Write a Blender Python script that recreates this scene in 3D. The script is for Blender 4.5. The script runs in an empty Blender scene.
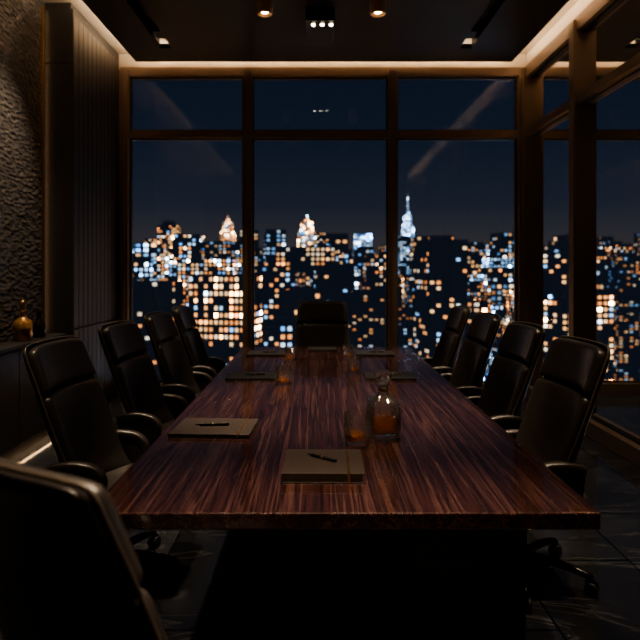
import bpy, bmesh, math, random
from mathutils import Vector, Matrix
random.seed(11)
scn = bpy.context.scene
COL = scn.collection
try:
    scn.view_settings.look = 'AgX - Medium High Contrast'
except Exception as ex:
    print(ex)

# ---------------------------------------------------------------- node helpers
def new_mat(name):
    m = bpy.data.materials.new(name); m.use_nodes = True
    nt = m.node_tree; nt.nodes.clear()
    out = nt.nodes.new('ShaderNodeOutputMaterial')
    return m, nt, out
def N(nt, t, **kw):
    n = nt.nodes.new(t)
    for k, v in kw.items():
        if k in ('inputs',):
            for kk, vv in v.items(): n.inputs[kk].default_value = vv
        else: setattr(n, k, v)
    return n
def L(nt, a, b): nt.links.new(a, b)
def pbr(name, col, rough=0.5, metal=0.0, bump=None, spec=0.5, coat=0.0, noise_rough=0):
    m, nt, out = new_mat(name)
    p = N(nt, 'ShaderNodeBsdfPrincipled')
    p.inputs['Base Color'].default_value = (*col, 1)
    p.inputs['Roughness'].default_value = rough
    p.inputs['Metallic'].default_value = metal
    p.inputs['Specular IOR Level'].default_value = spec
    p.inputs['Coat Weight'].default_value = coat
    L(nt, p.outputs[0], out.inputs[0])
    if bump:
        sc, st, dist = bump
        tc = N(nt, 'ShaderNodeTexCoord')
        nz = N(nt, 'ShaderNodeTexNoise', inputs={'Scale': sc, 'Detail': 3})
        L(nt, tc.outputs['Object'], nz.inputs['Vector'])
        b = N(nt, 'ShaderNodeBump', inputs={'Strength': st, 'Distance': dist})
        L(nt, nz.outputs[0], b.inputs['Height']); L(nt, b.outputs[0], p.inputs['Normal'])
        if noise_rough:
            mr = N(nt, 'ShaderNodeMapRange', inputs={'To Min': rough-noise_rough, 'To Max': rough+noise_rough})
            nz2 = N(nt, 'ShaderNodeTexNoise', inputs={'Scale': 6, 'Detail': 4})
            L(nt, tc.outputs['Object'], nz2.inputs['Vector'])
            L(nt, nz2.outputs[0], mr.inputs['Value']); L(nt, mr.outputs[0], p.inputs['Roughness'])
    return m
def emis(name, col, st):
    m, nt, out = new_mat(name)
    e = N(nt, 'ShaderNodeEmission', inputs={'Color': (*col, 1), 'Strength': st})
    L(nt, e.outputs[0], out.inputs[0]); return m

def ramp(nt, stops):
    r = N(nt, 'ShaderNodeValToRGB'); el = r.color_ramp.elements
    while len(el) < len(stops): el.new(0.5)
    for e, (p, c) in zip(el, stops):
        e.position = p; e.color = (*c, 1)
    return r

# ---------------------------------------------------------------- materials
M_leather = pbr('black_leather', (0.030, 0.0245, 0.021), 0.36, bump=(160, 0.25, 0.002), spec=0.7, noise_rough=0.06)
M_shell = pbr('chair_shell', (0.018, 0.015, 0.0135), 0.33, bump=(120, 0.15, 0.001))
M_piping = pbr('leather_piping', (0.085, 0.066, 0.052), 0.35)
M_blkmetal = pbr('black_metal', (0.03, 0.03, 0.031), 0.28, 0.8)
M_rubber = pbr('caster_rubber', (0.012, 0.012, 0.012), 0.5)
M_bronze = pbr('bronze_frame', (0.20, 0.138, 0.096), 0.45, 0.4, bump=(40, 0.05, 0.001))
M_gold = pbr('brushed_brass', (0.62, 0.38, 0.17), 0.28, 1.0)
M_spotbody = pbr('spot_brass', (0.60, 0.36, 0.17), 0.4, 0.5)
M_ceil = pbr('ceiling_paint', (0.050, 0.045, 0.040), 0.6, bump=(30, 0.05, 0.001))
M_cove = pbr('cove_plaster', (0.44, 0.385, 0.32), 0.7, bump=(30, 0.05, 0.001))
M_black = pbr('matte_black', (0.008, 0.008, 0.008), 0.5)
M_panel = pbr('dark_panel', (0.022, 0.020, 0.019), 0.5, bump=(14, 0.08, 0.002))
M_paper = pbr('paper_pages', (0.12, 0.092, 0.064), 0.8, bump=(200, 0.3, 0.001))
M_cover = pbr('notebook_leather', (0.027, 0.0190, 0.0155), 0.42, bump=(220, 0.3, 0.001))
M_folio = pbr('folio_leather', (0.010, 0.009, 0.0085), 0.40, bump=(220, 0.3, 0.001))
M_led = emis('warm_led', (1.0, 0.72, 0.46), 95)
M_led_lo = emis('warm_led_toe', (1.0, 0.62, 0.32), 14)
M_led_v = emis('warm_led_niche', (1.0, 0.64, 0.34), 4)
M_spotface = emis('spot_lens', (1.0, 0.80, 0.56), 30)

def wood(name, base, mid, light, sx, sy, rough, coat=0.0, axis='Y'):
    m, nt, out = new_mat(name)
    tc = N(nt, 'ShaderNodeTexCoord')
    def mapped(s):
        mp = N(nt, 'ShaderNodeMapping'); mp.inputs['Scale'].default_value = s
        L(nt, tc.outputs['Object'], mp.inputs['Vector']); return mp
    s1 = (sx, sy, sx) if axis == 'Y' else (sx, sx, sy)
    s2 = (sx*4.0, sy*2.2, sx*4.0) if axis == 'Y' else (sx*4.0, sx*4.0, sy*2.2)
    a = N(nt, 'ShaderNodeTexNoise', inputs={'Scale': 1.0, 'Detail': 5, 'Roughness': 0.64, 'Distortion': 0.7})
    L(nt, mapped(s1).outputs[0], a.inputs['Vector'])
    b = N(nt, 'ShaderNodeTexNoise', inputs={'Scale': 1.0, 'Detail': 3, 'Roughness': 0.6, 'Distortion': 0.3})
    L(nt, mapped(s2).outputs[0], b.inputs['Vector'])
    mx = N(nt, 'ShaderNodeMath', operation='MULTIPLY_ADD'); mx.inputs[1].default_value = 0.55
    L(nt, b.outputs[0], mx.inputs[0]); L(nt, a.outputs[0], mx.inputs[2])
    r = ramp(nt, [(0.58, base), (0.68, mid), (0.75, base), (0.82, light), (0.88, base), (0.96, mid)])
    L(nt, mx.outputs[0], r.inputs[0])
    p = N(nt, 'ShaderNodeBsdfPrincipled')
    L(nt, r.outputs[0], p.inputs['Base Color'])
    mr = N(nt, 'ShaderNodeMapRange', inputs={'From Min': 0.3, 'From Max': 0.7, 'To Min': rough-0.05, 'To Max': rough+0.08})
    L(nt, b.outputs[0], mr.inputs['Value']); L(nt, mr.outputs[0], p.inputs['Roughness'])
    p.inputs['Coat Weight'].default_value = coat; p.inputs['Coat Roughness'].default_value = 0.05
    bp = N(nt, 'ShaderNodeBump', inputs={'Strength': 0.06, 'Distance': 0.002})
    L(nt, b.outputs[0], bp.inputs['Height']); L(nt, bp.outputs[0], p.inputs['Normal'])
    L(nt, p.outputs[0], out.inputs[0]); return m
M_table = wood('macassar_wood', (0.0090, 0.0036, 0.0033), (0.036, 0.0135, 0.0112), (0.066, 0.029, 0.0235), 14, 0.34, 0.22, 1.0)
M_wallwood = wood('dark_wall_wood', (0.022, 0.016, 0.0135), (0.032, 0.023, 0.019), (0.042, 0.031, 0.025), 16, 0.7, 0.42, 0, 'Z')
M_base = wood('table_base_wood', (0.012, 0.008, 0.007), (0.020, 0.013, 0.011), (0.03, 0.019, 0.016), 16, 0.7, 0.4, 0, 'Z')

def stone_wall():
    m, nt, out = new_mat('hammered_stone')
    tc = N(nt, 'ShaderNodeTexCoord')
    mp = N(nt, 'ShaderNodeMapping'); mp.inputs['Scale'].default_value = (1, 0.6, 1.35)
    L(nt, tc.outputs['Object'], mp.inputs['Vector'])
    v = N(nt, 'ShaderNodeTexVoronoi', feature='SMOOTH_F1', inputs={'Scale': 26})
    nz = N(nt, 'ShaderNodeTexNoise', inputs={'Scale': 13, 'Detail': 4, 'Distortion': 0.8})
    L(nt, mp.outputs[0], v.inputs['Vector']); L(nt, mp.outputs[0], nz.inputs['Vector'])
    ad = N(nt, 'ShaderNodeMath', operation='MULTIPLY_ADD'); ad.inputs[1].default_value = 0.7
    L(nt, nz.outputs[0], ad.inputs[0]); L(nt, v.outputs['Distance'], ad.inputs[2])
    b = N(nt, 'ShaderNodeBump', inputs={'Strength': 1.0, 'Distance': 0.028})
    L(nt, ad.outputs[0], b.inputs['Height'])
    p = N(nt, 'ShaderNodeBsdfPrincipled')
    r = ramp(nt, [(0.3, (0.030, 0.028, 0.027)), (0.9, (0.085, 0.079, 0.076))])
    L(nt, ad.outputs[0], r.inputs[0]); L(nt, r.outputs[0], p.inputs['Base Color'])
    p.inputs['Roughness'].default_value = 0.28
    L(nt, b.outputs[0], p.inputs['Normal']); L(nt, p.outputs[0], out.inputs[0]); return m
M_stone = stone_wall()

def floor_mat():
    m, nt, out = new_mat('dark_marble_tiles')
    tc = N(nt, 'ShaderNodeTexCoord')
    br = N(nt, 'ShaderNodeTexBrick', inputs={'Scale': 1.0, 'Mortar Size': 0.005, 'Brick Width': 1.2, 'Row Height': 0.6,
            'Color1': (1, 1, 1, 1), 'Color2': (0.65, 0.65, 0.65, 1), 'Mortar': (0.1, 0.1, 0.1, 1)})
    mp = N(nt, 'ShaderNodeMapping'); mp.inputs['Rotation'].default_value = (0, 0, math.radians(90))
    L(nt, tc.outputs['Object'], mp.inputs['Vector']); L(nt, mp.outputs[0], br.inputs['Vector'])
    mp2 = N(nt, 'ShaderNodeMapping'); mp2.inputs['Rotation'].default_value = (0, 0, 0.7); mp2.inputs['Scale'].default_value = (0.6, 2.2, 1)
    L(nt, tc.outputs['Object'], mp2.inputs['Vector'])
    nz = N(nt, 'ShaderNodeTexNoise', inputs={'Scale': 1.2, 'Detail': 6, 'Roughness': 0.55, 'Distortion': 1.2})
    L(nt, mp2.outputs[0], nz.inputs['Vector'])
    r = ramp(nt, [(0.0, (0.018, 0.020, 0.024)), (0.485, (0.028, 0.030, 0.035)), (0.50, (0.09, 0.088, 0.086)), (0.515, (0.028, 0.030, 0.035)), (1.0, (0.055, 0.056, 0.064))])
    L(nt, nz.outputs[0], r.inputs[0])
    mx = N(nt, 'ShaderNodeMix', data_type='RGBA', blend_type='MULTIPLY'); mx.inputs[0].default_value = 1
    L(nt, r.outputs[0], mx.inputs[6]); L(nt, br.outputs['Color'], mx.inputs[7])
    p = N(nt, 'ShaderNodeBsdfPrincipled'); L(nt, mx.outputs[2], p.inputs['Base Color'])
    p.inputs['Specular IOR Level'].default_value = 0.9
    mr = N(nt, 'ShaderNodeMapRange', inputs={'To Min': 0.05, 'To Max': 0.15})
    L(nt, nz.outputs[0], mr.inputs['Value']); L(nt, mr.outputs[0], p.inputs['Roughness'])
    L(nt, p.outputs[0], out.inputs[0]); return m
M_floor = floor_mat()

def pane_mat(name='window_glass', ior=1.50, tcol=(0.92, 0.95, 0.97), rough=0.015):
    m, nt, out = new_mat(name)
    fr = N(nt, 'ShaderNodeFresnel', inputs={'IOR': ior})
    t = N(nt, 'ShaderNodeBsdfTransparent', inputs={'Color': (*tcol, 1)})
    g = N(nt, 'ShaderNodeBsdfGlossy', inputs={'Color': (1, 1, 1, 1), 'Roughness': rough})
    mx = N(nt, 'ShaderNodeMixShader')
    L(nt, fr.outputs[0], mx.inputs[0]); L(nt, t.outputs[0], mx.inputs[1]); L(nt, g.outputs[0], mx.inputs[2])
    L(nt, mx.outputs[0], out.inputs[0]); return m, nt, mx, out
M_pane = pane_mat()[0]
def crystal_mat():
    m, nt, mx, out = pane_mat('cut_crystal', 1.70, (0.965, 0.97, 0.975), 0.06)
    gl = N(nt, 'ShaderNodeBsdfGlass', inputs={'Color': (0.98, 0.985, 0.99, 1), 'Roughness': 0.02, 'IOR': 1.5})
    g2 = N(nt, 'ShaderNodeMixShader', inputs={0: 0.35}); L(nt, mx.outputs[0], g2.inputs[1]); L(nt, gl.outputs[0], g2.inputs[2])
    d = N(nt, 'ShaderNodeBsdfDiffuse', inputs={'Color': (0.85, 0.80, 0.74, 1)})
    tr = N(nt, 'ShaderNodeBsdfTranslucent', inputs={'Color': (0.85, 0.80, 0.74, 1)})
    a = N(nt, 'ShaderNodeMixShader', inputs={0: 0.5}); L(nt, d.outputs[0], a.inputs[1]); L(nt, tr.outputs[0], a.inputs[2])
    b = N(nt, 'ShaderNodeMixShader', inputs={0: 0.014}); L(nt, g2.outputs[0], b.inputs[1]); L(nt, a.outputs[0], b.inputs[2])
    L(nt, b.outputs[0], out.inputs[0]); return m
M_crystal = crystal_mat()
def whisky_mat():
    m, nt, out = new_mat('whisky_liquid')
    t = N(nt, 'ShaderNodeBsdfTransparent', inputs={'Color': (1.0, 0.62, 0.28, 1)})
    s = N(nt, 'ShaderNodeBsdfTranslucent', inputs={'Color': (1.0, 0.47, 0.14, 1)})
    d = N(nt, 'ShaderNodeBsdfDiffuse', inputs={'Color': (0.85, 0.36, 0.10, 1)})
    a = N(nt, 'ShaderNodeMixShader', inputs={0: 0.5}); L(nt, s.outputs[0], a.inputs[1]); L(nt, d.outputs[0], a.inputs[2])
    b = N(nt, 'ShaderNodeMixShader', inputs={0: 0.13}); L(nt, t.outputs[0], b.inputs[1]); L(nt, a.outputs[0], b.inputs[2])
    g = N(nt, 'ShaderNodeBsdfGlossy', inputs={'Color': (1, 1, 1, 1), 'Roughness': 0.05})
    fr = N(nt, 'ShaderNodeFresnel', inputs={'IOR': 1.36})
    c = N(nt, 'ShaderNodeMixShader'); L(nt, fr.outputs[0], c.inputs[0]); L(nt, b.outputs[0], c.inputs[1]); L(nt, g.outputs[0], c.inputs[2])
    L(nt, c.outputs[0], out.inputs[0]); return m
M_whisky = whisky_mat()

# ---------------------------------------------------------------- geometry helpers
def finish(bm, name, mats, smooth=False, parent=None, loc=None):
    me = bpy.data.meshes.new(name)
    bm.normal_update(); bm.to_mesh(me); bm.free()
    for m in (mats if isinstance(mats, (list, tuple)) else [mats]): me.materials.append(m)
    if smooth:
        for p in me.polygons: p.use_smooth = True
    o = bpy.data.objects.new(name, me); COL.objects.link(o)
    if loc: o.location = loc
    if parent: o.parent = parent
    return o
def empty(name, loc=(0, 0, 0)):
    e = bpy.data.objects.new(name, None); e.empty_display_size = 0.1; e.location = loc
    COL.objects.link(e); return e
def bm_box(bm, x0, x1, y0, y1, z0, z1, bev=0.0, seg=2, mi=0):
    b2 = bmesh.new()
    bmesh.ops.create_cube(b2, size=1)
    for v in b2.verts:
        v.co = Vector(((x0+x1)/2+v.co.x*(x1-x0), (y0+y1)/2+v.co.y*(y1-y0), (z0+z1)/2+v.co.z*(z1-z0)))
    if bev > 0:
        bmesh.ops.bevel(b2, geom=b2.edges[:], offset=bev, segments=seg, profile=0.5, affect='EDGES')
    add_bm(bm, b2, mi)
def add_bm(bm, b2, mi=0, mat=None, smooth=False):
    vm = {}
    for v in b2.verts:
        vm[v] = bm.verts.new(mat @ v.co if mat else v.co)
    for f in b2.faces:
        try:
            nf = bm.faces.new([vm[v] for v in f.verts]); nf.material_index = mi; nf.smooth = smooth or f.smooth
        except ValueError: pass
    b2.free()
def box(name, x0, x1, y0, y1, z0, z1, mat, bev=0.0, parent=None, seg=2):
    cx, cy, cz = (x0+x1)/2, (y0+y1)/2, (z0+z1)/2
    bm = bmesh.new(); bm_box(bm, x0-cx, x1-cx, y0-cy, y1-cy, z0-cz, z1-cz, bev, seg)
    o = finish(bm, name, mat, parent=None, loc=(cx, cy, cz))
    if parent:
        o.parent = parent; o.location = Vector((cx, cy, cz)) - parent.location
    return o
def bm_lathe(bm, prof, seg=32, mi=0, M=None, smooth=True, facet=None):
    b2 = bmesh.new(); rings = []
    for k, (r, z) in enumerate(prof):
        ring = []
        if r < 1e-5:
            ring = [b2.verts.new((0, 0, z))]
        else:
            for i in range(seg):
                a = 2*math.pi*i/seg
                rr = r*(facet(i, k, a) if facet else 1)
                ring.append(b2.verts.new((rr*math.cos(a), rr*math.sin(a), z)))
        rings.append(ring)
    for a, b in zip(rings[:-1], rings[1:]):
        if len(a) == 1 and len(b) == 1: continue
        for i in range(seg):
            j = (i+1) % seg
            if len(a) == 1: f = b2.faces.new([a[0], b[j], b[i]])
            elif len(b) == 1: f = b2.faces.new([a[i], a[j], b[0]])
            else: f = b2.faces.new([a[i], a[j], b[j], b[i]])
            f.smooth = smooth
    bmesh.ops.recalc_face_normals(b2, faces=b2.faces[:])
    add_bm(bm, b2, mi, M, smooth)
def bm_tube(bm, pts, rad, seg=8, mi=0, flat=None, cap=True):
    pts = [Vector(p) for p in pts]; n = len(pts); b2 = bmesh.new(); rings = []
    prev = None
    for i, p in enumerate(pts):
        t = (pts[min(i+1, n-1)]-pts[max(i-1, 0)]).normalized()
        if flat:
            bx = Vector((1, 0, 0)); bx = (bx - t*bx.dot(t)).normalized()
        else:
            if prev is None:
                bx = t.orthogonal().normalized()
            else:
                bx = (prev - t*prev.dot(t)).normalized()
            prev = bx
        nn = t.cross(bx).normalized(); ring = []
        for k in range(seg):
            a = 2*math.pi*k/seg; c, s = math.cos(a), math.sin(a)
            if flat:
                e = 0.6; A, B = (flat(i/(n-1)) if callable(flat) else flat)
                q = bx*A*math.copysign(abs(c)**e, c) + nn*B*math.copysign(abs(s)**e, s)
            else:
                r = rad(i/(n-1)) if callable(rad) else rad
                q = bx*c*r + nn*s*r
            ring.append(b2.verts.new(p+q))
        rings.append(ring)
    for a, b in zip(rings[:-1], rings[1:]):
        for k in range(seg):
            j = (k+1) % seg; b2.faces.new([a[k], a[j], b[j], b[k]]).smooth = True
    if cap:
        b2.faces.new(rings[0]); b2.faces.new(rings[-1])
    bmesh.ops.recalc_face_normals(b2, faces=b2.faces[:])
    add_bm(bm, b2, mi, None, False)
def smooth_pts(pts, n=6):
    out = []; P = [Vector(p) for p in pts]
    for i in range(len(P)-1):
        p0 = P[max(i-1, 0)]; p1 = P[i]; p2 = P[i+1]; p3 = P[min(i+2, len(P)-1)]
        for k in range(n):
            t = k/n
            out.append(0.5*((2*p1)+(-p0+p2)*t+(2*p0-5*p1+4*p2-p3)*t*t+(-p0+3*p1-3*p2+p3)*t**3))
    out.append(P[-1]); return out

# ---------------------------------------------------------------- ROOM
XL, XR, YF, YB = -2.36, 2.50, 7.20, -2.2
ZC, ZS = 3.94, 4.08
H0 = 1.515
box('floor', -3.0, XR+0.12, YB-0.1, YF+0.12, -0.12, 0.0, M_floor)

ceil = empty('ceiling', (0, 3, 4))
def cbox(n, *a, **k): return box(n, *a, parent=ceil, **k)
cbox('upper_slab', -3.0, XR+0.12, YB-0.1, YF+0.12, ZS, ZS+0.12, M_cove)
px0, px1, py1 = XL+0.22, XR-0.22, YF-0.14
sl, sr, sw = -1.68, 1.63, 0.065
for nm, a, b in (('panel_1', px0, sl-sw), ('panel_2', sl+sw, sr-sw), ('panel_3', sr+sw, px1)):
    cbox(nm, a, b, YB, 6.62, ZC, ZC+0.05, M_ceil)
cbox('panel_4', px0, px1, 6.62, py1, ZC, ZC+0.05, M_ceil)
for i, s in enumerate((sl, sr)):
    cbox('slot_back_%d' % i, s-sw, s+sw, YB, 6.62, ZC+0.11, ZC+0.125, M_black)
    cbox('slot_sidea_%d' % i, s-sw-0.01, s-sw, YB, 6.62, ZC+0.05, ZC+0.125, M_black)
    cbox('slot_sideb_%d' % i, s+sw, s+sw+0.01, YB, 6.62, ZC+0.05, ZC+0.125, M_black)
cbox('led_strip_left', px0+0.03, px0+0.055, YB, py1, ZC+0.052, ZC+0.062, M_led)
cbox('led_strip_right', px1-0.055, px1-0.03, YB, py1, ZC+0.052, ZC+0.062, M_led)
cbox('led_strip_far', px0+0.06, px1-0.06, py1-0.055, py1-0.03, ZC+0.052, ZC+0.062, M_led)

# far window wall
wf = empty('wall_far', (0, YF, 0))
def fbox(n, *a, **k): return box(n, *a, parent=wf, **k)
zt0, zt1 = 3.07, 3.16
fbox('header', XL-0.1, XR+0.1, YF, YF+0.12, 3.86, ZS, M_cove)
fbox('header_frame', XL, XR, YF-0.05, YF+0.1, 3.80, 3.91, M_bronze, bev=0.004)
fbox('transom', XL, XR, YF-0.05, YF+0.1, zt0, zt1, M_bronze, bev=0.004)
fbox('sill', XL, XR, YF-0.07, YF+0.12, 0.0, 0.14, M_bronze, bev=0.004)
mull = [XL+0.05, -0.84, 0.89, XR-0.06]
for i, mx_ in enumerate(mull):
    fbox('mullion_%d' % (i+1), mx_-0.052, mx_+0.052, YF-0.09, YF+0.12, 0.0, 3.87, M_bronze, bev=0.005)
    fbox('mullion_cap_%d' % (i+1), mx_-0.02, mx_+0.02, YF-0.105, YF-0.085, 0.14, 3.8, M_bronze, bev=0.003)
def pane(name, axis, c, a0, a1, z0, z1, parent):
    bm = bmesh.new()
    if axis == 'y': vs = [(a0, c, z0), (a1, c, z0), (a1, c, z1), (a0, c, z1)]
    else: vs = [(c, a0, z0), (c, a1, z0), (c, a1, z1), (c, a0, z1)]
    mid = sum((Vector(v) for v in vs), Vector())/4
    bm.faces.new([bm.verts.new(Vector(v)-mid) for v in vs])
    o = finish(bm, name, M_pane); o.parent = parent; o.location = mid-parent.location
for i in range(3):
    a0, a1 = mull[i]+0.052, mull[i+1]-0.052
    w = empty('window_%d' % (i+1), ((a0+a1)/2, YF+0.03, 2.0))
    pane('glass_lower', 'y', YF+0.03, a0, a1, 0.14, zt0, w)
    pane('glass_upper', 'y', YF+0.03, a0, a1, zt1, 3.80, w)
    for k, (q0, q1) in enumerate(((0.14, zt0), (zt1, 3.8))):
        box('bead_l_%d' % k, a0, a0+0.018, YF, YF+0.05, q0, q1, M_black, parent=w)
        box('bead_r_%d' % k, a1-0.018, a1, YF, YF+0.05, q0, q1, M_black, parent=w)
        box('bead_t_%d' % k, a0+0.018, a1-0.018, YF, YF+0.05, q1-0.015, q1, M_black, parent=w)
        box('bead_b_%d' % k, a0+0.018, a1-0.018, YF, YF+0.05, q0, q0+0.015, M_black, parent=w)

# right glazed wall
wr = empty('wall_right', (XR, 3, 0))
def rbox(n, *a, **k): return box(n, *a, parent=wr, **k)
rbox('header', XR, XR+0.12, YB, YF, 3.86, ZS, M_cove)
rbox('header_frame', XR-0.05, XR+0.1, YB, YF-0.1, 3.76, 3.90, M_bronze, bev=0.004)
rbox('transom', XR-0.05, XR+0.1, YB, YF-0.1, zt0, zt1, M_bronze, bev=0.004)
rbox('sill', XR-0.07, XR+0.12, YB, YF-0.1, 0.0, 0.14, M_bronze, bev=0.004)
rm = [YF-0.1, 5.74, 3.7, 1.7, -0.3, YB]
for i, my in enumerate(rm):
    hw = 0.055
    rbox('mullion_%d' % (i+1), XR-0.08, XR+0.05, my-hw, my+hw, 0.0, 3.87, M_bronze, bev=0.005)
for i in range(5):
    a1, a0 = rm[i]-0.05, rm[i+1]+0.05
    w = empty('window_%d' % (i+4), (XR+0.03, (a0+a1)/2, 2.0))
    pane('glass_lower', 'x', XR+0.03, a0, a1, 0.14, zt0, w)
    pane('glass_upper', 'x', XR+0.03, a0, a1, zt1, 3.76, w)
    for k, (q0, q1) in enumerate(((0.14, zt0), (zt1, 3.76))):
        box('bead_t_%d' % k, XR, XR+0.05, a0, a1, q1-0.015, q1, M_black, parent=w)
        box('bead_b_%d' % k, XR, XR+0.05, a0, a1, q0, q0+0.015, M_black, parent=w)

# left wall
XS, YC = -2.64, 5.80
box('wall_left', XS-0.2, XS, YB, YC, 0.0, ZS, M_stone)
wl = empty('wood_clad_pier', (XL, 6.5, 0))
def lbox(n, *a, **k): return box(n, *a, parent=wl, **k)
lbox('pier_core', XS-0.2, XL-0.03, YC, YF+0.1, 0.0, ZS, M_panel)
lbox('pier_face_lower', XS, XL, YC-0.012, YC, 0.0, 3.48, M_panel, bev=0.003)
lbox('pier_face_upper', XS, XL, YC-0.012, YC, 3.495, ZC+0.08, M_panel, bev=0.003)
nb = 11; bw = (YF-0.09-YC)/nb
for i in range(nb):
    a = YC+i*bw
    lbox('board_%d' % i, XL-0.03, XL, a+0.004, a+bw-0.004, 0.93, ZC+0.02, M_wallwood, bev=0.004)
    lbox('board_low_%d' % i, XL-0.03, XL, a+0.004, a+bw-0.004, 0.06, 0.915, M_wallwood, bev=0.004)
tr = empty('trim_1', (XS, YC-0.06, 2.4))
box('brass_trim', XS, XS+0.022, YC-0.075, YC-0.055, 0.90, ZC+0.08, M_gold, bev=0.002, parent=tr)
box('niche_led', XS+0.001, XS+0.007, YC-0.050, YC-0.040, 0.90, ZC+0.06, M_led_v, parent=tr)
wb = box('wall_near', -3.0, XR+0.12, YB-0.12, YB, 0, ZS, M_panel)

# console cabinet
con = empty('console_cabinet', (-2.53, 2, 0))
def kbox(n, *a, **k): return box(n, *a, parent=con, **k)
XK = XS+0.004
kbox('top', XK, -2.40, YB+0.02, YC-0.08, 0.865, 0.895, M_panel, bev=0.004)
kbox('body', XK, -2.43, YB+0.02, YC-0.08, 0.10, 0.865, M_wallwood)
yy = YB+0.03; k = 0
while yy < YC-0.15:
    y2 = min(yy+0.78, YC-0.085)
    kbox('door_%d' % k, -2.43, -2.412, yy+0.004, y2-0.004, 0.085, 0.85, M_wallwood, bev=0.003); k += 1; yy = y2
kbox('toe_kick', XK, -2.50, YB+0.02, YC-0.08, 0.0, 0.10, M_black)
kbox('toe_led', -2.455, -2.44, YB+0.05, YC-0.09, 0.092, 0.099, M_led_lo)

# ---------------------------------------------------------------- ceiling lights
def add_spot(parent, loc, target, power, size, blend=0.7, rad=0.05, col=(1.0, 0.77, 0.54)):
    ld = bpy.data.lights.new('spot_lamp', 'SPOT'); ld.energy = power; ld.spot_size = math.radians(size)
    ld.spot_blend = blend; ld.shadow_soft_size = rad; ld.color = col
    o = bpy.data.objects.new('spot_lamp', ld); COL.objects.link(o)
    d = (Vector(target)-Vector(loc)).normalized()
    o.rotation_euler = d.to_track_quat('-Z', 'Y').to_euler()
    o.parent = parent; o.location = Vector(loc)-parent.location
    return o
def cyl_spot(x, y, power, tgt, size=42):
    e = empty('ceiling_spotlight', (x, y, ZC))
    bm = bmesh.new()
    bm_lathe(bm, [(0, -0.0), (0.05, -0.0), (0.05, -0.02), (0.068, -0.022), (0.07, -0.026), (0.07, -0.182), (0.066, -0.186),
                  (0.055, -0.186), (0.052, -0.160), (0, -0.158)], 32)
    o = finish(bm, 'housing', M_spotbody); o.parent = e
    bm = bmesh.new(); bm_lathe(bm, [(0, -0.162), (0.030, -0.162), (0.030, -0.166), (0, -0.166)], 24)
    o = finish(bm, 'lens', M_spotface); o.parent = e
    add_spot(e, (x, y, ZC-0.20), tgt, power, size, 0.9)
for y, pw in ((5.3, 420), (3.5, 640), (1.6, 540)):  # nearer two pairs are out of view, added to light the table
    cyl_spot(-0.47, y, pw, (-0.12, y-0.1, 0.75)); cyl_spot(0.53, y, pw, (0.25, y-0.1, 0.75))
fx = empty('ceiling_downlight_box', (0.02, 5.85, ZC))
box('housing', -0.115, 0.155, 5.58, 6.12, 3.82, ZC, M_black, bev=0.006, parent=fx)
for i in range(3):
    xx = -0.065+i*0.085
    bm = bmesh.new(); bm_lathe(bm, [(0, 3.818), (0.006, 3.818), (0.013, 3.812), (0.015, 3.812), (0.015, 3.82), (0, 3.82)], 20)
    o = finish(bm, 'lens_%d' % i, M_spotface); o.parent = fx
    o.location = (xx, 5.68-5.85, -ZC)
for s in (sl, sr):
    for y in (6.35, 4.3, 2.3):
        e = empty('recessed_downlight', (s, y, ZC+0.06))
        box('gimbal', s-0.05, s+0.05, y-0.10, y+0.10, ZC+0.04, ZC+0.108, M_black, bev=0.004, parent=e)
        add_spot(e, (s, y, ZC+0.02), (s*0.80, y-0.1, 0.6), 240, 55)
for y, pw, tz in ((5.05, 230, 1.5), (3.2, 140, 1.8), (1.3, 120, 1.8)):  # nearer two are unseen, added to wash the stone with light
    e = empty('wall_washer_downlight', (-1.98, y, ZC))
    bm = bmesh.new(); bm_lathe(bm, [(0.03, 0.0), (0.045, 0.0), (0.047, -0.004), (0.045, -0.008), (0.032, -0.008), (0.03, 0.0)], 28)
    o = finish(bm, 'trim_ring', M_blkmetal); o.parent = e
    add_spot(e, (-1.98, y, ZC-0.012), (-2.60, y-0.15, tz), pw, 62, 0.9, 0.03)

# ---------------------------------------------------------------- TABLE
TX0, TX1, TY0, TY1, TZ = -0.725, 0.885, 1.875, 5.81, 0.75
tb = empty('conference_table', (0.08, 3.84, 0))
def tbox(n, *a, **k): return box(n, *a, parent=tb, **k)
tbox('top', TX0, TX1, TY0, TY1, TZ-0.055, TZ, M_table, bev=0.006, seg=3)
tbox('apron', TX0+0.12, TX1-0.12, TY0+0.14, TY1-0.14, TZ-0.115, TZ-0.055, M_base, bev=0.003)
for nm, ya, yb in (('near', 2.25, 3.0), ('far', 4.7, 5.4)):
    tbox('pedestal_core_'+nm, -0.22, 0.42, ya+0.05, yb-0.05, 0.03, TZ-0.115, M_black)
    tbox('pedestal_pier_a_'+nm, 0.36, 0.775, ya-0.02, yb+0.02, 0.0, TZ-0.115, M_base, bev=0.008)
    tbox('pedestal_pier_b_'+nm, -0.28, -0.20, ya-0.02, yb+0.02, 0.0, TZ-0.115, M_base, bev=0.008)
tbox('spine', -0.05, 0.2, 3.0, 4.7, 0.12, 0.5, M_black, bev=0.005)

# ---------------------------------------------------------------- CHAIR
def eval_append(bm, b2, mods, mi):
    me = bpy.data.meshes.new('tmp'); b2.to_mesh(me); b2.free()
    o = bpy.data.objects.new('tmp', me); COL.objects.link(o)
    for t, kw in mods:
        md = o.modifiers.new(t, t)
        for k, v in kw.items(): setattr(md, k, v)
    dg = bpy.context.evaluated_depsgraph_get(); dg.update()
    ev = bpy.data.meshes.new_from_object(o.evaluated_get(dg))
    b3 = bmesh.new(); b3.from_mesh(ev)
    for f in b3.faces: f.smooth = True
    add_bm(bm, b3, mi, None, True)
    bpy.data.objects.remove(o); bpy.data.meshes.remove(me); bpy.data.meshes.remove(ev)

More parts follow.
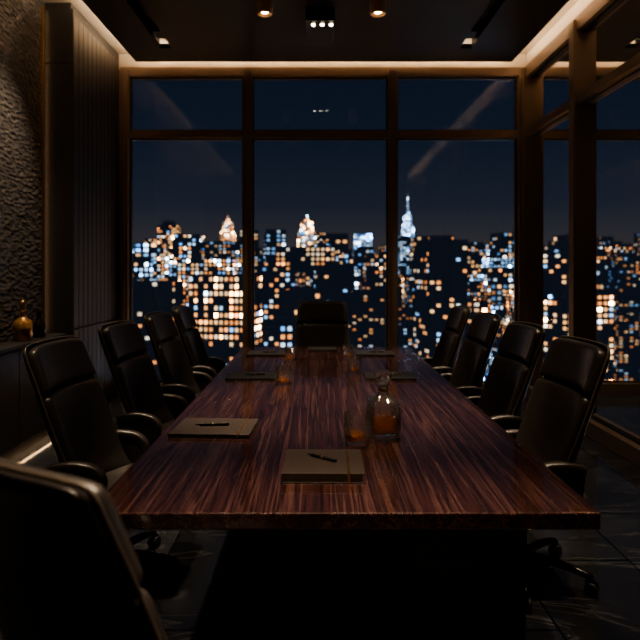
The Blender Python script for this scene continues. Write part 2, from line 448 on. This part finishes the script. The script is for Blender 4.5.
prof = [(0.0, -0.150, 0.43), (0.16, -0.205, 0.54), (0.36, -0.242, 0.69), (0.56, -0.272, 0.83), (0.78, -0.310, 0.985), (1.0, -0.358, 1.155)]
def lerp_prof(t):
    for a, b in zip(prof[:-1], prof[1:]):
        if t <= b[0]+1e-9:
            u = (t-a[0])/(b[0]-a[0]); return a[1]+(b[1]-a[1])*u, a[2]+(b[2]-a[2])*u
    return prof[-1][1:]
def surf(t, s, off=0.0, inset=1.0):
    y, z = lerp_prof(t)
    w = 0.240+0.034*math.sin(min(t/0.55, 1)*math.pi/2) - 0.02*max(0, (t-0.55)/0.45)**1.3
    if t > 0.92: w *= 1-0.04*((t-0.92)/0.08)**2
    wrap = 0.11*(1-t)**1.2+0.035
    yy = y + wrap*abs(s)**2.3 + off
    zz = z - 0.014*(abs(s)**6)*max(0, (t-0.75)/0.25)
    return Vector((w*s*inset, yy, zz))
def grid(t0, t1, n, m, off, inset):
    b = bmesh.new(); g = []
    for i in range(n+1):
        g.append([b.verts.new(surf(t0+(t1-t0)*i/n, -1+2*j/m, off, inset)) for j in range(m+1)])
    for i in range(n):
        for j in range(m):
            b.faces.new([g[i][j], g[i][j+1], g[i+1][j+1], g[i+1][j]])
    return b
def build_chair():
    bm = bmesh.new()
    S = ('SOLIDIFY', {'thickness': 0.022, 'offset': 0}); SS = ('SUBSURF', {'levels': 2, 'render_levels': 2})
    eval_append(bm, grid(0, 1, 10, 12, 0, 1.0), [S, SS], 1)                # shell
    P = ('SOLIDIFY', {'thickness': 0.050, 'offset': 0})
    eval_append(bm, grid(0.02, 0.70, 10, 14, 0.033, 0.97), [P, SS], 0)     # back pad
    eval_append(bm, grid(0.712, 0.992, 6, 14, 0.035, 0.975), [P, SS], 0)   # head pad
    pts = [surf(t, -1, 0.013, 1.0) for t in [i/14 for i in range(15)]]
    pts += [surf(1, s, 0.013) for s in [-0.8, -0.6, -0.4, -0.2, 0, 0.2, 0.4, 0.6, 0.8]]
    pts += [surf(t, 1, 0.013, 1.0) for t in [1-i/14 for i in range(15)]]
    bm_tube(bm, smooth_pts(pts, 3), 0.0055, 8, 2)
    # seat
    b = bmesh.new(); g = []
    ys = [-0.23, -0.18, -0.08, 0.03, 0.13, 0.20, 0.245, 0.262]
    zs = [0.475, 0.468, 0.462, 0.468, 0.474, 0.468, 0.445, 0.405]
    for y, z in zip(ys, zs):
        g.append([b.verts.new((0.252*s*(1-0.06*max(0, y/0.26)**2), y, z+0.022*abs(s)**3)) for s in [-1+2*j/8 for j in range(9)]])
    for i in range(len(ys)-1):
        for j in range(8): b.faces.new([g[i][j], g[i][j+1], g[i+1][j+1], g[i+1][j]])
    bmesh.ops.recalc_face_normals(b, faces=b.faces[:])
    for f in b.faces:
        if f.normal.z < 0: f.normal_flip()
    eval_append(bm, b, [('SOLIDIFY', {'thickness': 0.085, 'offset': -1}), SS], 0)
    bm_box(bm, -0.21, 0.21, -0.22, 0.20, 0.365, 0.39, 0.012, 3, 1)
    # arms : padded wings with an upholstered side panel running down to the seat
    for sx in (-1, 1):
        X = 0.268*sx
        path = smooth_pts([(X*0.96, -0.185, 0.60), (X, -0.12, 0.618), (X, -0.04, 0.620), (X, 0.025, 0.605), (X, 0.060, 0.565),
                           (X, 0.055, 0.51), (X*0.98, 0.02, 0.45), (X*0.88, -0.02, 0.385)], 5)
        bm_tube(bm, path, 0, 16, 0, flat=lambda u: (0.027-0.004*u, 0.024-0.004*u))
        sp = bmesh.new()
        ring = [(-0.19, 0.60), (-0.12, 0.615), (-0.04, 0.617), (0.025, 0.602), (0.058, 0.562), (0.052, 0.51), (0.02, 0.45), (-0.02, 0.40), (-0.17, 0.41)]
        va = [sp.verts.new((X*0.985-0.010*sx, y, z)) for y, z in ring]; vb = [sp.verts.new((X*0.985+0.010*sx, y, z)) for y, z in ring]
        sp.faces.new(va); sp.faces.new(vb)
        for q in range(len(ring)):
            r2 = (q+1) % len(ring); sp.faces.new([va[q], va[r2], vb[r2], vb[q]])
        bmesh.ops.recalc_face_normals(sp, faces=sp.faces[:])
        add_bm(bm, sp, 0)
    # mechanism and base
    bm_box(bm, -0.09, 0.09, -0.12, 0.10, 0.325, 0.368, 0.01, 2, 3)
    bm_lathe(bm, [(0, 0.07), (0.045, 0.07), (0.05, 0.09), (0.042, 0.13), (0.03, 0.14), (0.03, 0.24), (0.02, 0.245), (0.02, 0.33), (0, 0.33)], 24, 3)
    for k in range(5):
        a = 2*math.pi*k/5+math.pi/2
        d = Vector((math.cos(a), math.sin(a), 0))
        pl = [Vector((0, 0, 0.105))+d*0.03, Vector((0, 0, 0.108))+d*0.12, Vector((0, 0, 0.100))+d*0.22, Vector((0, 0, 0.085))+d*0.30, Vector((0, 0, 0.072))+d*0.325]
        bm_tube(bm, smooth_pts(pl, 4), lambda u: 0.024-0.010*u, 10, 3)
        c = d*0.322
        side = Vector((-d.y, d.x, 0))
        for sg in (-1, 1):
            ctr = c+side*0.016*sg+Vector((0, 0, 0.030))
            R = Matrix.Translation(ctr) @ side.to_track_quat('Z', 'Y').to_matrix().to_4x4()
            bm_lathe(bm, [(0, -0.010), (0.024, -0.010), (0.030, -0.006), (0.030, 0.006), (0.024, 0.010), (0, 0.010)], 20, 4, R)
        bm_tube(bm, [c+Vector((0, 0, 0.03)), c+Vector((0, 0, 0.075))], 0.007, 8, 3)
        bm_tube(bm, [c-d*0.024+Vector((0, 0, 0.05)), c+Vector((0, 0, 0.064)), c+d*0.024+Vector((0, 0, 0.05))], 0.01, 8, 3)
    me = bpy.data.meshes.new('office_chair')
    bm.to_mesh(me); bm.free()
    for m in (M_leather, M_shell, M_piping, M_blkmetal, M_rubber): me.materials.append(m)
    return me
chair_me = build_chair()
def chair(x, y, rot, dz=0):
    o = bpy.data.objects.new('office_chair', chair_me); COL.objects.link(o)
    o.location = (x, y, 0); o.rotation_euler = (0, 0, math.radians(rot)); return o
for x, y, r in ((-1.01, 2.96, -94), (-1.0, 3.88, -95), (-0.985, 4.78, -94), (-0.985, 5.62, -90)):
    chair(x, y, r)
for x, y, r in ((1.0, 2.96, 93), (1.03, 3.82, 93), (1.03, 4.70, 92), (1.03, 5.58, 90)):
    chair(x, y, r)
chair(0.045, 6.10, 180)
chair(-0.42, 1.40, -33)

# ---------------------------------------------------------------- table items
def pen_bm(bm, M, mi=(0, 1)):
    bm_lathe(bm, [(0, -0.072), (0.0012, -0.071), (0.0035, -0.055), (0.0055, -0.045), (0.006, -0.005), (0.006, 0.0)], 14, mi[0], M)
    bm_lathe(bm, [(0.0064, 0.0), (0.0064, 0.005)], 14, mi[1], M)
    bm_lathe(bm, [(0.0062, 0.005), (0.0062, 0.06), (0.005, 0.068), (0, 0.069)], 14, mi[0], M)
    b = bmesh.new(); bmesh.ops.create_cube(b, size=1)
    for v in b.verts: v.co = Vector((v.co.x*0.003+0.0075, v.co.y*0.003, v.co.z*0.04+0.042))
    add_bm(bm, b, mi[1], M)
def make_pen(x, y, z, rot, s=1.0):
    bm = bmesh.new(); M = Matrix.Rotation(math.radians(90), 4, 'Y') @ Matrix.Scale(s, 4)
    pen_bm(bm, Matrix.Identity(4) @ M)
    o = finish(bm, 'pen', [M_blkmetal, M_gold]); o.location = (x, y, z+0.0064*s); o.rotation_euler = (0, 0, math.radians(rot))
def notebook(x, y, w, d, h, rot=0, band=True, name='notebook'):
    bm = bmesh.new(); c = 0.004
    bm_box(bm, -w/2, w/2, -d/2, d/2, 0, c, 0.0015, 2, 0)
    bm_box(bm, -w/2+0.006, w/2-0.006, -d/2+0.006, d/2-0.006, c, h-c, 0.001, 1, 1)
    bm_box(bm, -w/2, w/2, -d/2, d/2, h-c, h, 0.0018, 2, 0)
    bm_box(bm, -w/2-0.001, -w/2+0.006, -d/2, d/2, 0.001, h-0.001, 0.002, 2, 0)
    if band:
        bx = w/2-0.055
        bm_box(bm, bx-0.004, bx+0.004, -d/2-0.0015, d/2+0.0015, h, h+0.0015, 0, 1, 2)
        bm_box(bm, bx-0.004, bx+0.004, -d/2-0.0015, -d/2, 0.0005, h+0.0015, 0, 1, 2)
        bm_box(bm, bx-0.004, bx+0.004, d/2, d/2+0.0015, 0.0005, h+0.0015, 0, 1, 2)
    o = finish(bm, name, [M_cover if band else M_folio, M_paper, M_gold])
    o.location = (x, y, TZ+0.0005); o.rotation_euler = (0, 0, math.radians(rot)); return o
notebook(0.02, 2.27, 0.295, 0.285, 0.036, -1)
make_pen(0.015, 2.29, TZ+0.0365, -38, 1.0)
notebook(-0.485, 2.84, 0.37, 0.29, 0.018, -3, True, 'notebook')
make_pen(-0.50, 2.84, TZ+0.0185, 4, 1.15)
for x, y in ((-0.46, 4.2), (0.50, 4.2), (-0.45, 5.32), (0.50, 5.32)):
    notebook(x, y, 0.34, 0.26, 0.016, 0, False, 'leather_folio')
    make_pen(x+0.02, y, TZ+0.0165, 5, 1.0)
notebook(0.04, 5.6, 0.26, 0.2, 0.016, 0, False, 'leather_folio')

def tumbler(x, y, r=0.050, h=0.105, fill=0.35, rot=0):
    e = empty('whisky_glass', (x, y, TZ+0.0005))
    seg = 32
    def fac(i, k, a):
        return 1.0+(0.035 if (i+k) % 2 == 0 else -0.035) if 3 <= k <= 8 else 1.0
    outer = [(0, 0), (r*0.86, 0), (r*0.92, 0.006)]
    for j in range(7): outer.append((r*(0.93+0.04*j/6), 0.014+(h*0.66-0.014)*j/6))
    outer += [(r*0.975, h*0.72), (r*1.0, h*0.985), (r*0.985, h), (r*0.955, h*0.985), (r*0.89, 0.026), (r*0.84, 0.018), (0, 0.016)]
    bm = bmesh.new(); bm_lathe(bm, outer, seg, 0, None, False, fac)
    o = finish(bm, 'crystal_body', M_crystal); o.parent = e
    if fill:
        zf = 0.016+(h-0.016)*fill
        bm = bmesh.new(); bm_lathe(bm, [(0, 0.0175), (r*0.82, 0.019), (r*0.872, 0.027), (r*0.885, zf), (0, zf)], 36)
        o = finish(bm, 'whisky', M_whisky); o.parent = e
tumbler(0.172, 2.62, 0.058, 0.132, 0.26)
tumbler(-0.225, 3.95, 0.054, 0.122, 0.2)
tumbler(0.265, 4.36, 0.052, 0.12, 0.2)
tumbler(-0.225, 4.95, 0.052, 0.115, 0.2)
tumbler(0.255, 5.10, 0.048, 0.11, 0.2)

def decanter(x, y):
    e = empty('whisky_decanter', (x, y, TZ+0.0005))
    R = 0.072
    outer = [(0, 0), (R*0.90, 0), (R*0.95, 0.006), (R*0.96, 0.06), (R*0.96, 0.125), (R*0.90, 0.142), (R*0.70, 0.157),
             (0.030, 0.168), (0.022, 0.176), (0.021, 0.205), (0.030, 0.212), (0.016, 0.212), (0.015, 0.176),
             (R*0.62, 0.150), (R*0.84, 0.138), (R*0.88, 0.12), (R*0.88, 0.03), (R*0.80, 0.020), (0, 0.018)]
    def sq2(i, k, a):
        c, s = abs(math.cos(a)), abs(math.sin(a)); p = 5.0
        v = (c**p+s**p)**(-1/p)
        if 1 <= k <= 5 or 14 <= k <= 17: return v
        if k in (6, 13): return 1+(v-1)*0.7
        return 1.0
    bm = bmesh.new(); bm_lathe(bm, outer, 48, 0, None, True, sq2)
    o = finish(bm, 'crystal_body', M_crystal); o.parent = e; o.rotation_euler = (0, 0, math.radians(12))
    bm = bmesh.new()
    bm_lathe(bm, [(0, 0.0195), (R*0.79, 0.0215), (R*0.868, 0.031), (R*0.870, 0.078), (0, 0.078)], 48, 0, None, True,
             lambda i, k, a: (abs(math.cos(a))**5+abs(math.sin(a))**5)**(-0.2))
    o = finish(bm, 'whisky', M_whisky); o.parent = e; o.rotation_euler = (0, 0, math.radians(12))
    bm = bmesh.new()
    bm_lathe(bm, [(0, 0.185), (0.013, 0.186), (0.0145, 0.213), (0.022, 0.216), (0.038, 0.234), (0.040, 0.250), (0.029, 0.264), (0, 0.268)], 10, 0, None, False)
    o = finish(bm, 'stopper', M_crystal); o.parent = e
    bm = bmesh.new(); bm_lathe(bm, [(0.0225, 0.180), (0.0245, 0.182), (0.0245, 0.190), (0.0225, 0.192)], 32)
    o = finish(bm, 'collar', M_gold); o.parent = e
    e.scale = (1.0, 1.0, 1.12)
decanter(0.297, 2.73)

# bottles on console
bm = bmesh.new()
bm_lathe(bm, [(0, 0), (0.066, 0), (0.075, 0.008), (0.078, 0.11), (0.070, 0.165), (0.034, 0.195), (0.024, 0.21), (0.022, 0.245), (0.030, 0.248), (0.030, 0.256), (0, 0.256)], 32, 0)
bm_lathe(bm, [(0, 0.256), (0.018, 0.257), (0.022, 0.272), (0.030, 0.295), (0.025, 0.328), (0.010, 0.350), (0, 0.352)], 20, 1)
bm_lathe(bm, [(0.0785, 0.04), (0.0795, 0.045), (0.0795, 0.10), (0.0785, 0.105)], 32, 1)
o = finish(bm, 'decorative_bottle', [pbr('bronze_glaze', (0.50, 0.29, 0.12), 0.28, 0.5), M_gold], loc=(-2.52, 5.12, 0.8955))
bm = bmesh.new()
bm_lathe(bm, [(0, 0), (0.05, 0), (0.056, 0.01), (0.055, 0.10), (0.04, 0.14), (0.018, 0.165), (0.016, 0.21), (0.024, 0.22), (0.024, 0.235), (0, 0.24)], 32, 0)
o = finish(bm, 'decorative_vase', [pbr('black_glaze', (0.015, 0.012, 0.011), 0.12)], loc=(-2.50, 5.38, 0.8955))

# ---------------------------------------------------------------- CITY
GZ = -140.0
CITY_GAIN = 10.0
def city_mat():
    m, nt, out = new_mat('building_facade_lights')
    uv = N(nt, 'ShaderNodeUVMap', uv_map='UVMap')
    at = N(nt, 'ShaderNodeAttribute', attribute_name='bld')
    sepa = N(nt, 'ShaderNodeSeparateColor'); L(nt, at.outputs['Color'], sepa.inputs[0])  # density, cool, bright
    fl = N(nt, 'ShaderNodeVectorMath', operation='FLOOR'); L(nt, uv.outputs[0], fl.inputs[0])
    fr = N(nt, 'ShaderNodeVectorMath', operation='FRACTION'); L(nt, uv.outputs[0], fr.inputs[0])
    wn = N(nt, 'ShaderNodeTexWhiteNoise', noise_dimensions='2D'); L(nt, fl.outputs[0], wn.inputs['Vector'])
    wc = N(nt, 'ShaderNodeSeparateColor'); L(nt, wn.outputs['Color'], wc.inputs[0])
    cn = N(nt, 'ShaderNodeTexNoise', inputs={'Scale': 0.22, 'Detail': 1}); L(nt, fl.outputs[0], cn.inputs['Vector'])
    cm = N(nt, 'ShaderNodeMapRange', inputs={'From Min': 0.38, 'From Max': 0.62, 'To Min': 0.2, 'To Max': 1.5}); L(nt, cn.outputs[0], cm.inputs['Value'])
    dn = N(nt, 'ShaderNodeMath', operation='MULTIPLY'); L(nt, sepa.outputs[0], dn.inputs[0]); L(nt, cm.outputs[0], dn.inputs[1])
    on = N(nt, 'ShaderNodeMath', operation='LESS_THAN'); L(nt, wn.outputs['Value'], on.inputs[0]); L(nt, dn.outputs[0], on.inputs[1])
    sx = N(nt, 'ShaderNodeSeparateXYZ'); L(nt, fr.outputs[0], sx.inputs[0])
    def band(o, half):
        s = N(nt, 'ShaderNodeMath', operation='SUBTRACT'); L(nt, o, s.inputs[0]); s.inputs[1].default_value = 0.5
        a = N(nt, 'ShaderNodeMath', operation='ABSOLUTE'); L(nt, s.outputs[0], a.inputs[0])
        l = N(nt, 'ShaderNodeMath', operation='LESS_THAN'); L(nt, a.outputs[0], l.inputs[0]); l.inputs[1].default_value = half
        return l.outputs[0]
    def mul(a, b):
        n = N(nt, 'ShaderNodeMath', operation='MULTIPLY'); L(nt, a, n.inputs[0])
        if isinstance(b, float): n.inputs[1].default_value = b
        else: L(nt, b, n.inputs[1])
        return n.outputs[0]
    mask = mul(mul(band(sx.outputs[0], 0.27), band(sx.outputs[1], 0.25)), on.outputs[0])
    pw = N(nt, 'ShaderNodeMath', operation='POWER'); L(nt, wc.outputs[0], pw.inputs[0]); pw.inputs[1].default_value = 6.0
    br = N(nt, 'ShaderNodeMath', operation='MULTIPLY_ADD'); L(nt, pw.outputs[0], br.inputs[0]); br.inputs[1].default_value = 7.0; br.inputs[2].default_value = 0.14
    st = mul(mul(mul(mask, br.outputs[0]), sepa.outputs[2]), CITY_GAIN)
    r1 = ramp(nt, [(0.0, (1.0, 0.32, 0.08)), (0.45, (1.0, 0.47, 0.16)), (0.85, (1.0, 0.68, 0.37)), (1.0, (1.0, 0.88, 0.7))])
    L(nt, wc.outputs[1], r1.inputs[0])
    r2 = ramp(nt, [(0.0, (0.16, 0.42, 1.0)), (0.5, (0.40, 0.68, 1.0)), (1.0, (0.85, 0.93, 1.0))]); L(nt, wc.outputs[1], r2.inputs[0])
    lt = N(nt, 'ShaderNodeMath', operation='LESS_THAN'); L(nt, wc.outputs[2], lt.inputs[0]); L(nt, sepa.outputs[1], lt.inputs[1])
    mx = N(nt, 'ShaderNodeMix', data_type='RGBA'); L(nt, lt.outputs[0], mx.inputs[0]); L(nt, r1.outputs[0], mx.inputs[6]); L(nt, r2.outputs[0], mx.inputs[7])
    e = N(nt, 'ShaderNodeEmission'); L(nt, mx.outputs[2], e.inputs['Color']); L(nt, st, e.inputs['Strength'])
    haze_glow = N(nt, 'ShaderNodeEmission', inputs={'Color': (0.009, 0.012, 0.020, 1), 'Strength': 1.0})  # even navy glow painted onto the facades as night haze
    a1 = N(nt, 'ShaderNodeAddShader'); L(nt, e.outputs[0], a1.inputs[0]); L(nt, haze_glow.outputs[0], a1.inputs[1])
    L(nt, a1.outputs[0], out.inputs[0])
    m.cycles.emission_sampling = 'NONE'
    return m
M_city = city_mat()
bm = bmesh.new(); uvl = bm.loops.layers.uv.new('UVMap'); cl = bm.loops.layers.float_color.new('bld')
def building(x, y, w, d, z0, z1, cell=(5, 4.5), dens=0.35, cool=0.25, bright=1.0, rot=0.0, taper=1.0):
    ou, ov = random.randint(0, 4000), random.randint(0, 4000)
    c, s = math.cos(rot), math.sin(rot)
    def P(a, b, z, k=1.0): a *= k; b *= k; return bm.verts.new((x+a*c-b*s, y+a*s+b*c, z))
    cs = [(-w/2, -d/2), (w/2, -d/2), (w/2, d/2), (-w/2, d/2)]
    lo = [P(a, b, z0) for a, b in cs]; hi = [P(a, b, z1, taper) for a, b in cs]
    for i in range(4):
        j = (i+1) % 4; ln = w if i % 2 == 0 else d
        n = max(1, round(ln/cell[0])); hgt = max(1, round((z1-z0)/cell[1]))
        f = bm.faces.new([lo[i], lo[j], hi[j], hi[i]])
        base = ou+i*57
        for lp, (u, v) in zip(f.loops, ((0, 0), (n, 0), (n, hgt), (0, hgt))):
            lp[uvl].uv = (base+u, ov+v); lp[cl] = (dens, cool, bright, 1)
    f = bm.faces.new(hi)
    for lp in f.loops: lp[uvl].uv = (0.01, 0.01); lp[cl] = (0, 0, 0, 1)
def pxd(px, d): return (px-318)/600*d
def pyz(py, d): return H0+(268-py)/600*d
d = 190.0; row = 0
while d < 3800:
    step = max(22, d*0.052)
    x = -d*0.95
    while x < d*1.9:
        w = random.uniform(0.5, 0.92)*step
        dd = d+random.uniform(-0.3, 0.3)*step
        far = d >= 900
        if d < 450: top = random.gauss(-0.050, 0.044)
        elif not far: top = random.gauss(-0.006, 0.030)
        else: top = random.gauss(0.020, 0.012)
        if random.random() < 0.05 and d > 400: top += 0.022
        top = min(top, 0.070)
        zt = max(H0+top*dd, GZ+20)
        cs = (max(1.6, d*0.0072) if not far else d*0.0050)*random.choice([0.8, 1.0, 1.0, 1.25, 1.5])
        building(x, dd, w, random.uniform(0.5, 0.9)*step, GZ, zt, (cs*random.uniform(0.75, 1.45), cs*random.uniform(0.7, 1.15)),
                 random.choice([0.18, 0.3, 0.4, 0.5, 0.7, 0.9]), random.choice([0.04, 0.08, 0.15, 0.25, 0.5, 0.9]),
                 random.uniform(0.35, 1.6)*(1.35 if far else 1.0), random.uniform(-0.3, 0.3))
        if random.random() < 0.25:
            building(x, dd, w*0.5, w*0.5, zt, zt+0.008*dd, (cs, cs), 0.2, 0.3, 0.8)
        x += step*random.uniform(0.85, 1.22)
    d *= 1.135
def tower(px, d, w, ytop, **k):
    z = pyz(ytop, d); building(pxd(px, d), d, w, w, GZ, z, **k); return z
def lm(px, d, w, ybody, tiers, spire=None, cool=0.1, bright=3.0, body=0.35, cell=4):
    x = pxd(px, d); z = tower(px, d, w, ybody, cell=(cell, cell*0.8), dens=body, cool=cool, bright=1.0)
    ww = w
    for (yt, k) in tiers:
        z2 = pyz(yt, d); ww = w*k
        building(x, d, ww, ww, z, z2, (cell*0.7, cell*0.7), 4.0, cool, bright, taper=0.92); z = z2
    if spire:
        building(x, d, ww*0.35, ww*0.35, z, pyz(spire, d), (cell*0.5, cell), 9.0, cool, bright*0.9, taper=0.1)
lm(228, 720, 22, 246, [(232, 0.8), (222, 0.55)], 214, 0.1, 0.8)
lm(307, 620, 26, 250, [(232, 0.8), (222, 0.55)], 214, 0.45, 0.8)
lm(363, 600, 20, 247, [(234, 0.9)], None, 1.0, 0.9)
lm(408, 700, 22, 236, [(225, 0.6), (215, 0.4)], 193, 1.0, 1.0, 0.6)
lm(557, 720, 18, 236, [(222, 0.5)], 200, 0.95, 0.9, 0.5)
lm(625, 640, 24, 242, [(229, 0.8), (220, 0.5)], 214, 0.1, 0.9)
lm(183, 800, 24, 240, [(236, 0.8)], None, 0.8, 0.5)
tower(432, 360, 22, 237, cell=(3.0, 2.9), dens=0.45, cool=0.08, bright=0.9)
tower(306, 380, 36, 248, cell=(3.1, 2.9), dens=0.5, cool=0.10, bright=0.9)
tower(265, 420, 20, 262, cell=(3.5, 3.2), dens=0.5, cool=0.1, bright=1.1)
tower(345, 450, 20, 272, cell=(3.7, 3.5), dens=0.8, cool=0.9, bright=1.8)
z = tower(500, 420, 24, 268, cell=(3.5, 3.2), dens=0.45, cool=0.2, bright=0.9)
building(pxd(500, 420), 420, 20, 20, z, z+7, (2.4, 2.6), 4.0, 1.0, 0.8)
tower(160, 380, 26, 262, cell=(3.4, 3.2), dens=0.55, cool=0.7, bright=1.2)
tower(205, 340, 20, 285, cell=(3.0, 2.8), dens=0.5, cool=0.1, bright=1.1)
tower(470, 500, 18, 252, cell=(3.8, 3.4), dens=0.5, cool=0.1, bright=1.0)
tower(608, 380, 26, 268, cell=(3.4, 3.1), dens=0.5, cool=0.1, bright=1.1)
me = bpy.data.meshes.new('city_skyline'); bm.to_mesh(me); bm.free(); me.materials.append(M_city)
COL.objects.link(bpy.data.objects.new('city_skyline', me))

def ground_mat():
    m, nt, out = new_mat('city_streets')
    tc = N(nt, 'ShaderNodeTexCoord')
    v = N(nt, 'ShaderNodeTexVoronoi', inputs={'Scale': 0.07}); L(nt, tc.outputs['Object'], v.inputs['Vector'])
    lt = N(nt, 'ShaderNodeMath', operation='LESS_THAN'); L(nt, v.outputs['Distance'], lt.inputs[0]); lt.inputs[1].default_value = 0.16
    sc = N(nt, 'ShaderNodeSeparateColor'); L(nt, v.outputs['Color'], sc.inputs[0])
    r = ramp(nt, [(0, (1, 0.35, 0.08)), (0.6, (1, 0.55, 0.22)), (0.85, (1, 0.8, 0.55)), (1.0, (0.6, 0.8, 1))]); L(nt, sc.outputs[1], r.inputs[0])
    mu = N(nt, 'ShaderNodeMath', operation='MULTIPLY'); L(nt, lt.outputs[0], mu.inputs[0]); mu.inputs[1].default_value = 30.0
    mu2 = N(nt, 'ShaderNodeMath', operation='MULTIPLY_ADD'); L(nt, mu.outputs[0], mu2.inputs[0]); L(nt, sc.outputs[0], mu2.inputs[1]); mu2.inputs[2].default_value = 0.005
    e = N(nt, 'ShaderNodeEmission'); L(nt, r.outputs[0], e.inputs['Color']); L(nt, mu2.outputs[0], e.inputs['Strength'])
    L(nt, e.outputs[0], out.inputs[0]); m.cycles.emission_sampling = 'NONE'; return m
bm = bmesh.new()
bm.faces.new([bm.verts.new(v) for v in ((-8000, 60, 0), (12000, 60, 0), (12000, 9000, 0), (-8000, 9000, 0))])
finish(bm, 'city_ground', ground_mat(), loc=(0, 0, GZ))

# ---------------------------------------------------------------- WORLD
w = bpy.data.worlds.new('night_sky'); scn.world = w; w.use_nodes = True
nt = w.node_tree; nt.nodes.clear()
out = nt.nodes.new('ShaderNodeOutputWorld'); bg = nt.nodes.new('ShaderNodeBackground')
tc = N(nt, 'ShaderNodeTexCoord'); sp = N(nt, 'ShaderNodeSeparateXYZ'); L(nt, tc.outputs['Generated'], sp.inputs[0])
r = ramp(nt, [(0.0, (0.060, 0.048, 0.045)), (0.05, (0.042, 0.040, 0.048)), (0.10, (0.022, 0.027, 0.041)), (0.2, (0.012, 0.018, 0.033)), (0.5, (0.006, 0.010, 0.022))])
L(nt, sp.outputs[2], r.inputs[0]); L(nt, r.outputs[0], bg.inputs[0]); bg.inputs[1].default_value = 1.0
L(nt, bg.outputs[0], out.inputs[0])

# ---------------------------------------------------------------- CAMERA
cd = bpy.data.cameras.new('camera'); cam = bpy.data.objects.new('camera', cd); COL.objects.link(cam)
cam.location = (0, 0, H0); cam.rotation_euler = (math.radians(90), 0, 0)
cd.sensor_width = 36; cd.lens = 33.75; cd.shift_x = 2/640; cd.shift_y = -52/640
cd.clip_start = 0.05; cd.clip_end = 20000
cd.dof.use_dof = True; cd.dof.focus_distance = 2.75; cd.dof.aperture_fstop = 2.4
scn.camera = cam
